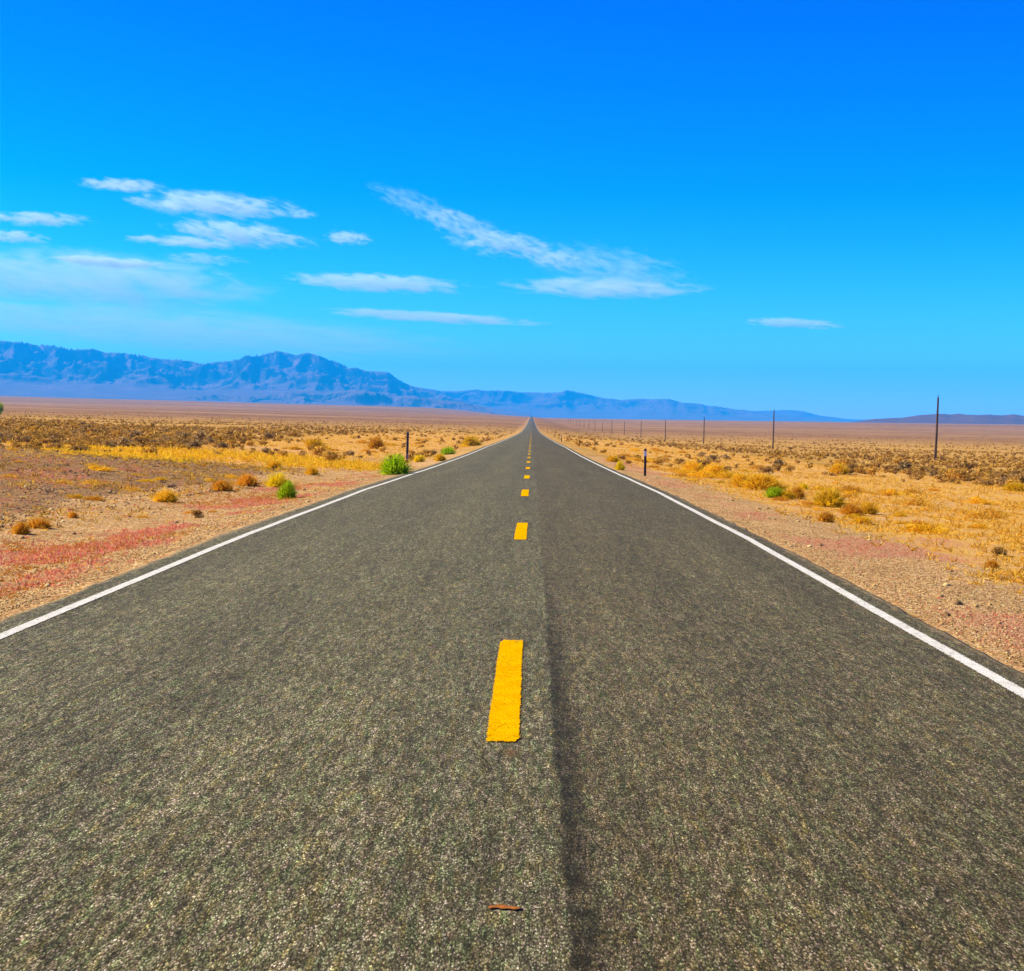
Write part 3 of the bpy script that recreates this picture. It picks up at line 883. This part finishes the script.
def bush(name, px, py, wpx, hpx, mat, label, kind='gold', group=None, cat='bush', seed=0):
    """one roadside bush standing at a pixel of the photograph, wpx by hpx pixels large"""
    x, y, z = at(px, py)
    W = 1.1 * wpx * y / F; H = 1.1 * hpx * y / F
    e = empty(name, (x, y, z - 0.01), random.uniform(0, 6))
    tag(e, label, cat, group)
    if kind == 'leaf':
        v, f = leaf_cloud(1600, 0.5, 0.5, 1.0, 0.035, seed, 10)
        v = v * np.array([W * 1.05, W * 1.05, H])
    else:
        v, f = join([blades(800, 0.24, 0.50, 0.022, 0.9, seed, 0.5, 0.22, 1.0), blades(400, 0.30, 0.38, 0.024, 1.0, seed + 1, 0.9, 0.12, 1.0)])
        v = v * np.array([W / 0.96, W / 0.96, H / 0.54])
        v2, f2 = leaf_cloud(1500, 0.50, 0.50, 0.95, 0.030, seed + 5, 16)
        v, f = join([(v, f), (v2 * np.array([W, W, H]), f2)])
    mesh_obj('foliage', v, f, mat, e)
    v, f = blades(40, 0.08, 0.45, 0.018, 1.0, seed + 2, 0.2, 0.3)
    mesh_obj('stem', v * np.array([W, W, H / 0.6]), f, MAT['twig'], e)
    return e


# ---- the bushes one can tell apart, left of the road
bush('green_bush', 395, 474.5, 27, 20, MAT['green'], 'bright green rounded bush beside the left edge line, by the left marker post', 'blade', seed=11)
bush('yellow_bush', 277, 487, 20, 15, MAT['yellow_leaf'], 'bright yellow tuft touching a smaller green bush on the left verge', 'blade', seed=14)
bush('green_bush', 287, 499, 17, 19, MAT['bright_lime'], 'small green bush in front of the bright yellow tuft on the left verge', 'blade', seed=17)
bush('green_bush', 448, 454.5, 13, 8, MAT['green'], 'dull green bush hugging the pavement beyond the left marker post', 'blade', seed=20)
bush('yellow_green_bush', 471, 446, 17, 10, MAT['lime'], 'yellow green bush at the left pavement edge, farthest of the verge bushes', 'blade', seed=23)
bush('yellow_green_bush', 440, 461, 11, 8, MAT['lime'], 'small pale yellow green tuft just before the dull green bush on the left verge', 'blade', seed=26)
bush('yellow_bush', 419, 462, 10, 8, MAT['yellow_leaf'], 'small pale yellow tuft right of the left marker post', 'blade', seed=29)
bush('rusty_bush', 247, 486, 21, 13, MAT['orange'], 'rusty brown rounded bush left of the bright yellow tuft', 'blade', seed=32)
bush('rusty_bush', 222, 491, 20, 13, MAT['orange'], 'rusty orange bush in a row left of the rounded brown bush', 'blade', seed=35)
bush('golden_bush', 274, 469, 14, 10, MAT['gold'], 'small golden bush standing behind the bright yellow tuft', 'blade', seed=38)
bush('golden_bush', 312, 475, 12, 9, MAT['gold'], 'small golden bush between the bright yellow tuft and the large green bush', 'blade', seed=41)
bush('golden_bush', 165, 502, 22, 13, MAT['gold'], 'golden bush in front of the dark soil bank on the left', 'blade', seed=44)
bush('rusty_bush', 39, 528, 22, 11, MAT['orange'], 'low orange clump on brown soil near the left frame edge', 'blade', seed=47)
bush('rusty_bush', 21, 534, 16, 13, MAT['orange'], 'low orange clump nearest the left frame edge', 'blade', seed=50)
bush('rusty_bush', 73, 518, 10, 7, MAT['orange'], 'tiny orange clump alone on the brown soil at left', 'blade', seed=53)
bush('dry_weed', 197, 518, 14, 9, MAT['sage'], 'small brown dry weed beside pale stones on the left gravel', 'leaf', cat='weed', seed=56)
bush('dark_bush', 376, 449, 15, 12, MAT['orange'], 'dark brown backed golden bush left of the left marker post', 'blade', seed=59)
bush('golden_bush', 314, 447, 18, 9, MAT['gold'], 'wide golden bush on the yellow grass strip at left, midway out', 'blade', seed=62)
# ---- right of the road
bush('golden_bush', 829, 507, 29, 19, MAT['lime'], 'large olive golden bush right of the road', 'blade', seed=65)
bush('rusty_bush', 826, 522, 15, 11, MAT['orange'], 'small rusty bush just in front of the large olive golden bush', 'blade', seed=68)
bush('golden_bush', 852, 515, 20, 12, MAT['orange'], 'rusty gold bush right of the large olive golden bush', 'blade', seed=71)
bush('golden_bush', 868, 514, 17, 12, MAT['gold'], 'rightmost golden bush of the cluster right of the road', 'blade', seed=74)
bush('golden_bush', 862, 524, 18, 8, MAT['gold'], 'low golden tuft in front of the right hand bush cluster', 'blade', seed=77)
bush('green_bush', 774, 498, 17, 12, MAT['bright_lime'], 'small bright green bush among golden bushes right of the road', 'blade', seed=80)
bush('yellow_green_bush', 786, 499, 15, 10, MAT['lime'], 'olive bush touching the right of the small bright green bush', 'blade', seed=83)
bush('rusty_bush', 797, 499, 14, 12, MAT['orange'], 'rusty bush ending the row right of the small bright green bush', 'blade', seed=86)
bush('golden_bush', 762, 490, 40, 16, MAT['gold'], 'widest golden bush, behind the small bright green bush', 'blade', seed=89)
bush('golden_bush', 742, 487, 22, 14, MAT['gold'], 'golden bush adjoining the left end of the widest golden bush', 'blade', seed=92)
bush('golden_bush', 714, 477, 28, 13, MAT['gold'], 'golden bush at the front of the row behind the right marker post', 'blade', seed=95)
bush('golden_bush', 693, 472, 20, 11, MAT['gold'], 'golden bush second in the row behind the right marker post', 'blade', seed=98)
bush('yellow_bush', 803, 490, 9, 7, MAT['yellow_leaf'], 'tiny yellow tuft above the rusty bush at right', 'blade', seed=101)
bush('golden_bush', 839, 474, 17, 11, MAT['gold'], 'lone golden bush among grey shrubs at the right', 'blade', seed=104)
bush('yellow_bush', 620, 470, 9, 9, MAT['yellow_leaf'], 'pale yellow tuft between the right edge line and marker post', 'blade', seed=107)
bush('golden_bush', 613, 462, 12, 7, MAT['gold'], 'low golden clump behind the pale yellow tuft by the right edge line', 'blade', seed=110)
bush('golden_bush', 1016, 491, 22, 9, MAT['lime'], 'olive yellow bush at the right frame edge', 'blade', seed=113)
bush('dark_bush', 852, 472, 14, 9, MAT['sage'], 'dark shrub touching the right of the lone golden bush', 'leaf', seed=116)
bush('dry_weed', 1000, 556, 20, 9, MAT['sage'], 'dead brown weed on the golden verge near the right frame edge', 'leaf', cat='weed', seed=119)
bush('dry_weed', 992, 568, 12, 9, MAT['orange'], 'small reddish dry weed nearest the right frame edge', 'blade', cat='weed', seed=122)

# the slice of a tall green shrub at the left frame edge
tx, ty, tz = at(-4, 417)
sh = tag(empty('tall_shrub', (tx, ty, tz - 0.05)), 'tall yellow green shrub cut by the left frame edge, above the scrub', 'shrub')
v, f = leaf_cloud(3000, 1.0, 1.0, 1.0, 0.06, 130, 12)
Ht = 17 * ty / F
mesh_obj('crown', v * np.array([Ht * 0.62, Ht * 0.62, Ht]), f, MAT['bright_lime'], sh)
v, f = blades(60, 0.1, 0.8, 0.03, 1.0, 131, 0.2, 0.4)
mesh_obj('trunk', v * Ht, f, MAT['twig'], sh)

# ---- sagebrush of the plain: the largest as objects, the rest as one scrub layer
protos = []
for q in range(7):
    g = np.random.default_rng(500 + q)
    mname = ['sage', 'olive', 'greygreen', 'sage', 'olive', 'sage', 'greygreen'][q]
    v, f = leaf_cloud(420, 0.5, 0.45, 0.62 + 0.1 * g.random(), 0.045, 500 + q, 6 + q % 3)
    o = mesh_obj('sagebrush', v, f, MAT[mname])
    protos.append(o)


def scrub_points(n, seed, a0=-0.40, a1=0.38):
    g = np.random.default_rng(seed)
    d = 62 * np.exp(g.uniform(0, np.log(1100 / 62), n * 8))
    a = g.uniform(a0, a1, n * 8)
    x = a * d
    y = d
    keep = np.abs(x + 0.6) > 5.5
    gold = z_gold(x, y); dark = z_dark(x, y)
    # the left slope is thickly grown, the right one thins towards the golden verge
    pr = (1 - 0.94 * np.clip(gold, 0, 1)) * (1 - 0.97 * np.clip(dark, 0, 1)) * (1 - z_gravel(x, y))
    pr *= sstep(0.30, 0.55, fbm(x / 14, y / 22, 61, 3) + 0.5) * 0.8 + 0.2
    pr *= np.where(x < 0, sstep(52, 74, y), 0.8 * sstep(66, 88, y + 0.6 * x))
    keep &= g.random(n * 8) < pr
    x, y = x[keep][:n], y[keep][:n]
    s = np.clip(g.lognormal(np.log(0.62), 0.36, len(x)), 0.3, 1.5)
    return x, y, s, g


sx, sy, ss, g = scrub_points(12500, 71)
sz = ground(sx, sy)
# rank by how large they show
app = ss / sy
order = np.argsort(-app)
first = order[:292]
rest = order[292:]
LAB = {
    'L0': 'grey brown sagebrush shrub in the near scrub left of the road',
    'L1': 'olive brown low shrub in the far scrub left of the road',
    'R0': 'grey brown sagebrush shrub in the near scrub right of the road',
    'R1': 'olive brown low shrub in the far scrub right of the road',
}
for n, q in enumerate(first):
    pr = protos[int(g.integers(0, 7))]
    o = pr if pr.name in col.objects and 'label' not in pr else pr.copy()
    if o.name not in col.objects:
        col.objects.link(o)
    o.location = (sx[q], sy[q], sz[q] - 0.03)
    o.rotation_euler = (0, 0, float(g.uniform(0, 6.28)))
    k = float(ss[q])
    o.scale = (k * float(g.uniform(0.9, 1.3)), k * float(g.uniform(0.9, 1.3)), k * float(g.uniform(0.5, 0.8)))
    key = ('L' if sx[q] < 0 else 'R') + ('0' if sy[q] < 105 else '1')
    tag(o, LAB[key], 'shrub', {'L0': 'near sagebrush left of the road', 'L1': 'far sagebrush left of the road', 'R0': 'near sagebrush right of the road', 'R1': 'far sagebrush right of the road'}[key])
tiny = [leaf_cloud(32, 0.5, 0.45, 0.50, 0.125, 600 + q, 5) for q in range(6)]
for a0, a1, sd in ((-0.85, -0.40, 72), (0.38, 0.80, 73)):
    ex, ey, es, _g = scrub_points(5500, sd, a0, a1)
    rest = np.concatenate([rest, np.arange(len(sx), len(sx) + len(ex))])
    sx, sy, ss, sz = np.concatenate([sx, ex]), np.concatenate([sy, ey]), np.concatenate([ss, es]), np.concatenate([sz, ground(ex, ey)])
half = rest[::2]; other = rest[1::2]
for nm, idx, mt in (('scrub', half, 'sage'), ('scrub', other, 'olive')):
    P = np.stack([sx[idx], sy[idx], sz[idx] - 0.03], -1)
    v, f = scatter(tiny, P, ss[idx], g.uniform(0, 6.28, len(idx)), g)
    o = mesh_obj(nm, v, f, MAT[mt])
    tag(o, 'brown desert scrub covering the plain on both sides', 'scrub', kind='stuff')

# ---- low golden clumps of both verges
gp = []
for q in range(4):
    v, f = blades(420, 0.36, 0.42, 0.016, 0.9, 640 + q, 0.4, 0.15)
    v2, f2 = leaf_cloud(520, 0.5, 0.45, 0.42, 0.026, 650 + q, 11)
    v, f = join([(v, f), (v2, f2)])
    gp.append((v, f))
gpo = [mesh_obj('golden_clump', v, f, MAT[('gold', 'orange', 'gold', 'straw')[q]]) for q, (v, f) in enumerate(gp)]
g = np.random.default_rng(77)
used = set(); made = {'L': 0, 'R': 0}
for _ in range(9000):
    if made['L'] >= 210 and made['R'] >= 140: break
    y = 26 * math.exp(g.uniform(0, math.log(300 / 26)))
    side = 'L' if g.random() < 0.45 else 'R'
    if made[side] >= (210 if side == 'L' else 140): continue
    x = -g.uniform(5.2, 34) if side == 'L' else 5.6 + abs(g.normal()) * 6.5
    wgt = float(z_gold(np.array([x]), np.array([y]))[0]) * (1 - float(z_gravel(np.array([x]), np.array([y]))[0]))
    if side == 'L' and y < 88 and -28 < x < -5.6: wgt = max(wgt, 0.45)
    if side == 'R' and x < 10: wgt *= 1.6
    wgt *= float(sstep(0.38, 0.62, fbm(np.array([x / 5.0]), np.array([y / 9.0]), 87, 2) + 0.5)[0])
    if g.random() > wgt: continue
    q = int(g.integers(0, 4))
    if q in used:
        o = gpo[q].copy(); col.objects.link(o)
    else:
        o = gpo[q]; used.add(q)
    k = float(np.clip(g.lognormal(math.log(0.48), 0.4), 0.2, 1.1))
    if side == 'L' and y < 60: k *= 0.62
    o.location = (x, y, float(ground(x, y)) - 0.02)
    o.rotation_euler = (0, 0, float(g.uniform(0, 6.28)))
    o.scale = (k * float(g.uniform(0.9, 1.5)), k * float(g.uniform(0.9, 1.5)), k * float(g.uniform(0.55, 0.9)))
    tag(o, 'low golden clump of dry brush on the ' + ('left' if side == 'L' else 'right') + ' verge', 'clump', 'low golden clumps on the ' + ('left' if side == 'L' else 'right') + ' verge')
    made[side] += 1

# ---- ground cover nobody could count
def cover(name, n, sampler, protos_, smin, smax, mat, label, cat, seed, sink=0.01):
    g = np.random.default_rng(seed)
    x, y = sampler(g, n)
    s = g.uniform(smin, smax, len(x))
    g2 = np.random.default_rng(seed + 5000)         # the same growth goes on past both sides of the view
    x2, y2 = sampler(g2, int(n * 0.55), True)
    x, y = np.concatenate([x, x2]), np.concatenate([y, y2])
    s = np.concatenate([s, g2.uniform(smin, smax, len(x2))])
    P = np.stack([x, y, ground(x, y) - sink], -1)
    v, f = scatter(protos_, P, s, g.uniform(0, 6.28, len(x)), g)
    o = mesh_obj(name, v, f, MAT[mat])
    tag(o, label, cat, kind='stuff')
    return o


def by_weight(fn, x0, x1, y0, y1, over=10, log=True):
    def s(g, n, outside=False):
        X, Y = [], []
        xa, xb = (x0 * 1.9, x1 * 1.9) if outside else (x0, x1)
        tot = 0
        for _ in range(60):
            x = g.uniform(xa, xb, n)
            y = y0 * np.exp(g.uniform(0, np.log(y1 / y0), n)) if log else g.uniform(y0, y1, n)
            k = (g.random(n) < fn(x, y)) & (x > RL * 20) & ((x < RL - 0.15) | (x > RR + 0.15)) & ((np.abs(x + 0.01 * y) < 0.42 * y + 3) != outside) & (np.abs(x) < 0.95 * y + 8)
            X.append(x[k]); Y.append(y[k]); tot += k.sum()
            if tot >= n: break
        return np.concatenate(X)[:n], np.concatenate(Y)[:n]
    return s


def away(x, y):
    return 1 - 0.0 * x


tuft = [blades(10, 0.30, 0.75, 0.075, 0.9, 700 + q, 0.8, 0.25) for q in range(6)]
weed = [blades(12, 0.35, 0.6, 0.085, 1.1, 720 + q, 0.8, 0.15) for q in range(6)]


def w_straw(x, y):
    g_ = z_gold(x, y) * (0.25 + 1.3 * sstep(0.4, 0.62, fbm(x / 3, y / 5, 81, 3) + 0.5))
    return np.clip(g_ + 0.10 * (1 - z_gravel(x, y)) * (1 - z_dark(x, y)), 0, 1)


cover('dry_grass', 42000, by_weight(w_straw, -60, 60, 15, 420), tuft, 0.07, 0.24, 'straw', 'golden dry grass tufts covering both verges', 'dry grass', 91)
cover('dry_grass', 2600, by_weight(lambda x, y: z_dark(x, y) * (0.12 + sstep(0.40, 0.6, fbm(x / 2, y / 3, 82, 3) + 0.5)), -24, -7, 18, 60), tuft, 0.06, 0.22, 'olive', 'sparse straw tufts on the dark soil left of the road', 'dry grass', 92)
cover('red_weeds', 6500, by_weight(lambda x, y: z_red(x, y) ** 1.4 * (x < 0), -16, -4.4, 9, 62), weed, 0.04, 0.13, 'redweed', 'low red and pink weeds along the left gravel verge', 'weeds', 93)
cover('red_weeds', 4200, by_weight(lambda x, y: z_red(x, y) ** 1.3 * (x > 0), 3.3, 9, 9, 90), weed, 0.03, 0.08, 'redweed', 'low red and pink weeds along the right gravel verge', 'weeds', 94)
cover('orange_weeds', 1800, by_weight(lambda x, y: np.clip(sstep(0.56, 0.70, fbm(x / 2.2, y / 3.5, 83, 3) + 0.5) * np.exp(-((x + 6.2) / 1.6) ** 2), 0, 1), -12, -4.6, 11, 70), weed, 0.05, 0.15, 'orangeweed', 'orange weed patches behind the red weeds on the left verge', 'weeds', 95)


cover('dry_grass', 1500, by_weight(lambda x, y: z_dark(x, y) * (0.05 + sstep(0.48, 0.66, fbm(x / 2.5, y / 3, 89, 3) + 0.5)), -24, -7, 18, 64), tuft, 0.06, 0.20, 'straw', 'pale straw tufts in patches on the brown soil left of the road', 'dry grass', 103)
cover('dry_grass', 3000, by_weight(lambda x, y: np.exp(-((y - 68 + 0.25 * (x + 20)) / 9.0) ** 2) * sstep(0.36, 0.6, fbm(x / 4, y / 7, 91, 3) + 0.5), -34, -6, 44, 90), tuft, 0.14, 0.42, 'gold', 'deep golden grass band between the brown soil and the scrub on the left', 'dry grass', 104)
cover('dead_stalks', 900, by_weight(lambda x, y: z_dark(x, y) * (0.10 + sstep(0.42, 0.62, fbm(x / 3, y / 4, 84, 3) + 0.5)), -24, -7, 18, 62), tuft, 0.05, 0.19, 'twig', 'dark dead stalks strewn on the brown soil left of the road', 'dead stalks', 98)
cover('red_weeds', 700, by_weight(lambda x, y: z_dark(x, y) * sstep(0.5, 0.66, fbm(x / 3.5, y / 4, 85, 3) + 0.5), -22, -7.5, 18, 50), weed, 0.05, 0.13, 'redweed', 'red weeds dotted over the brown soil left of the road', 'weeds', 99)


def pebble(seed):
    g = np.random.default_rng(seed)
    v = np.array([(1, 0, 0), (-1, 0, 0), (0, 1, 0), (0, -1, 0), (0, 0, .7), (0, 0, -.5)], float) * g.uniform(0.6, 1.1, (6, 1))
    f = np.array([(0, 2, 4), (2, 1, 4), (1, 3, 4), (3, 0, 4), (2, 0, 5), (1, 2, 5), (3, 1, 5), (0, 3, 5)])
    return v, f


peb = [pebble(800 + q) for q in range(6)]
cover('dry_grass', 1500, by_weight(lambda x, y: np.clip(z_gravel(x, y), 0, 1) * (0.15 + sstep(0.5, 0.66, fbm(x / 1.6, y / 3, 88, 3) + 0.5)), -9, -4.4, 11, 60), tuft, 0.03, 0.11, 'straw', 'small straw wisps scattered on the gravel verges', 'dry grass', 102)
cover('gravel', 30000, by_weight(lambda x, y: np.clip(z_gravel(x, y) * np.where(x < 0, np.exp(-((x + 4.3) / 2.2) ** 2), 0.6 * np.exp(-((x - 3.2) / 2.0) ** 2)), 0, 1), -9, 8, 8, 60), peb, 0.005, 0.016, 'stone', 'loose tan gravel on the shoulders beside the pavement', 'gravel', 96, sink=-0.004)
cover('gravel', 9000, by_weight(lambda x, y: z_dark(x, y), -22, -7, 18, 58), peb, 0.012, 0.045, 'brownstone', 'brown gravel and clods on the dark soil left of the road', 'gravel', 101, sink=0.0)
cover('stones', 260, by_weight(lambda x, y: np.clip(z_gravel(x, y) + 0.4 * z_dark(x, y), 0, 1), -18, 9, 12, 50), peb, 0.03, 0.075, 'stone', 'scattered pale stones on the gravel verges', 'stones', 97, sink=0.0)

# ------------------------------------------------------------------ utility poles
def pole_mesh(h, seed):
    g = np.random.default_rng(seed)
    nr, ns = 10, 14
    V = []
    for a in range(nr + 1):
        t = a / nr
        r = 0.155 * (1 - t) + 0.10 * t
        for b in range(ns):
            an = 2 * np.pi * b / ns
            rr = r * (1 + 0.04 * g.normal())
            V.append((rr * np.cos(an) + 0.03 * np.sin(3 * t), rr * np.sin(an), t * h - 0.4 * (1 - t)))
    Fc = []
    for a in range(nr):
        for b in range(ns):
            c = (b + 1) % ns
            Fc.append((a * ns + b, a * ns + c, (a + 1) * ns + c, (a + 1) * ns + b))
    Fc.append(tuple(nr * ns + b for b in range(ns)))
    return V, Fc


def lathe(prof, ns=10):
    V, Fc = [], []
    for r, z in prof:
        for b in range(ns):
            V.append((r * math.cos(2 * math.pi * b / ns), r * math.sin(2 * math.pi * b / ns), z))
    for a in range(len(prof) - 1):
        for b in range(ns):
            c = (b + 1) % ns
            Fc.append((a * ns + b, a * ns + c, (a + 1) * ns + c, (a + 1) * ns + b))
    Fc.append(tuple((len(prof) - 1) * ns + b for b in range(ns)))
    return V, Fc


ordin = ['nearest and tallest wooden utility pole, standing before the dark mesa', 'second wooden utility pole counting from the right, clear against blue sky', 'third wooden utility pole counting from the right', 'fourth wooden utility pole counting from the right', 'fifth wooden utility pole counting from the right', 'sixth wooden utility pole counting from the right', 'seventh wooden utility pole counting from the right', 'eighth wooden utility pole counting from the right', 'ninth wooden utility pole counting from the right', 'tenth wooden utility pole counting from the right', 'eleventh wooden utility pole counting from the right', 'twelfth wooden utility pole counting from the right', 'thirteenth wooden utility pole counting from the right', 'fourteenth wooden utility pole, a hair thin line near the far road', 'fifteenth wooden utility pole, fainter still near the far road', 'farthest wooden utility pole of the line, beside the far road']
tops = [7.55, 7.6, 7.5, 7.4, 7.5, 7.3, 7.8, 6.2, 7.9, 7.2, 7.4, 7.5, 7.5, 7.5, 7.5, 7.5]
for n in range(16):
    D = 178.0 + 119.5 * n
    x = 47.75
    e = empty('utility_pole', (x, D, float(ground(x, D))))
    lean = [1.4, 0.9, 0.6, -0.3, 0.5][n % 5]
    e.rotation_euler = (0, R(lean), 0)
    tag(e, ordin[n], 'utility pole', 'utility poles in a line right of the road')
    v, f = pole_mesh(tops[n], 900 + n)
    mesh_obj('pole', v, f, MAT['pole'], e)
    v, f = lathe([(0.02, 0), (0.02, 0.16), (0.055, 0.17), (0.06, 0.23), (0.035, 0.27), (0.04, 0.30), (0.01, 0.33)], 8)
    ins = mesh_obj('insulator', v, f, MAT['iron'], e)
    ins.location = (0.03 * math.sin(3), 0, tops[n] - 0.005)

# ------------------------------------------------------------------ roadside markers
def box(x0, x1, y0, y1, z0, z1):
    V = [(x, y, z) for z in (z0, z1) for x, y in ((x0, y0), (x1, y0), (x1, y1), (x0, y1))]
    return V, [(0, 3, 2, 1), (4, 5, 6, 7), (0, 1, 5, 4), (1, 2, 6, 5), (2, 3, 7, 6), (3, 0, 4, 7)]


def bevel(o, w_=0.004):
    m = o.modifiers.new('bevel', 'BEVEL')
    m.width = w_; m.segments = 2
    return o


def marker(px, py, hpx, label, kind, lean=0.0):
    x, y, z = at(px, py)
    H = hpx * y / F
    e = tag(empty('marker_post', (x, y, z)), label, 'marker post')
    e.rotation_euler = (0, R(lean), 0)
    if kind == 'white_top':
        bevel(mesh_obj('post', *box(-0.040, 0.040, -0.03, 0.03, -0.15, H * 0.72), MAT['post_dark'], e))
        bevel(mesh_obj('post_panel', *box(-0.045, 0.045, -0.036, 0.036, H * 0.72, H * 0.91), MAT['post_panel'], e))
        v, f = lathe([(0.046, H * 0.91), (0.050, H * 0.92), (0.049, H * 0.96), (0.034, H * 0.99), (0.010, H)], 14)
        mesh_obj('cap', v, f, MAT['post_dark'], e)
    else:
        # U-channel steel: back web and two flanges in one section
        t = 0.012
        sec = [(-0.06, -0.035), (-0.06 + t, -0.035), (-0.06 + t, 0.03), (0.06 - t, 0.03), (0.06 - t, -0.035), (0.06, -0.035), (0.06, 0.042), (-0.06, 0.042)]
        V = [(a, b, -0.15) for a, b in sec] + [(a, b, H) for a, b in sec]
        n = len(sec)
        Fc = [(q, (q + 1) % n, n + (q + 1) % n, n + q) for q in range(n)] + [tuple(range(n, 2 * n))]
        mesh_obj('post', V, Fc, MAT['post_grey'], e)
        bevel(mesh_obj('post_panel', *box(-0.005, 0.05, -0.052, -0.037, H * 0.30, H * 0.98), MAT['post_dark'], e))  # dark plate added to stand for the post's shaded right half
    return e


marker(645, 476, 27.5, 'dark marker post with a white band and black cap beside the right edge line', 'white_top')
marker(407, 463, 31, 'grey steel marker post behind the large green bush left of the road', 'channel', 1.2)
marker(561.5, 442, 7.5, 'small far marker post beside the right edge line near the road dip', 'white_top')

# ------------------------------------------------------------------ dry twig on the asphalt
d = ray(505, 907)
t = (EYE - 0.034) / -d[2]
txx, tyy = float(d[0] * t), float(d[1] * t)
tw = tag(empty('twig', (txx, tyy, float(road_top(txx, tyy)) + 0.003)), 'rust brown dry twig lying on the asphalt nearest the viewer', 'twig')
V, Fc = [], []
L = 0.105
for a in range(13):
    t_ = a / 12
    r = 0.0065 * (0.55 + 0.5 * math.sin(math.pi * t_)) * (1 + 0.25 * math.sin(17 * t_))
    for b in range(8):
        an = 2 * math.pi * b / 8
        V.append((-L / 2 + L * t_, 0.006 * math.sin(5 * t_) + r * 2.6 * math.cos(an), 0.002 + 0.32 * r * math.sin(an)))
for a in range(12):
    for b in range(8):
        c = (b + 1) % 8
        Fc.append((a * 8 + b, (a + 1) * 8 + b, (a + 1) * 8 + c, a * 8 + c))
Fc += [tuple(range(8)), tuple(12 * 8 + b for b in reversed(range(8)))]
mesh_obj('stalk', V, Fc, MAT['twig_red'], tw, smooth=True)
v, f = blades(3, 0.004, 0.03, 0.008, 1.0, 950, 0.2, 0.05)
sp = mesh_obj('side_shoot', v, f, MAT['twig_red'], tw)
sp.location = (-0.02, 0.010, 0.002)
sp.scale = (1, 1, 0.25)
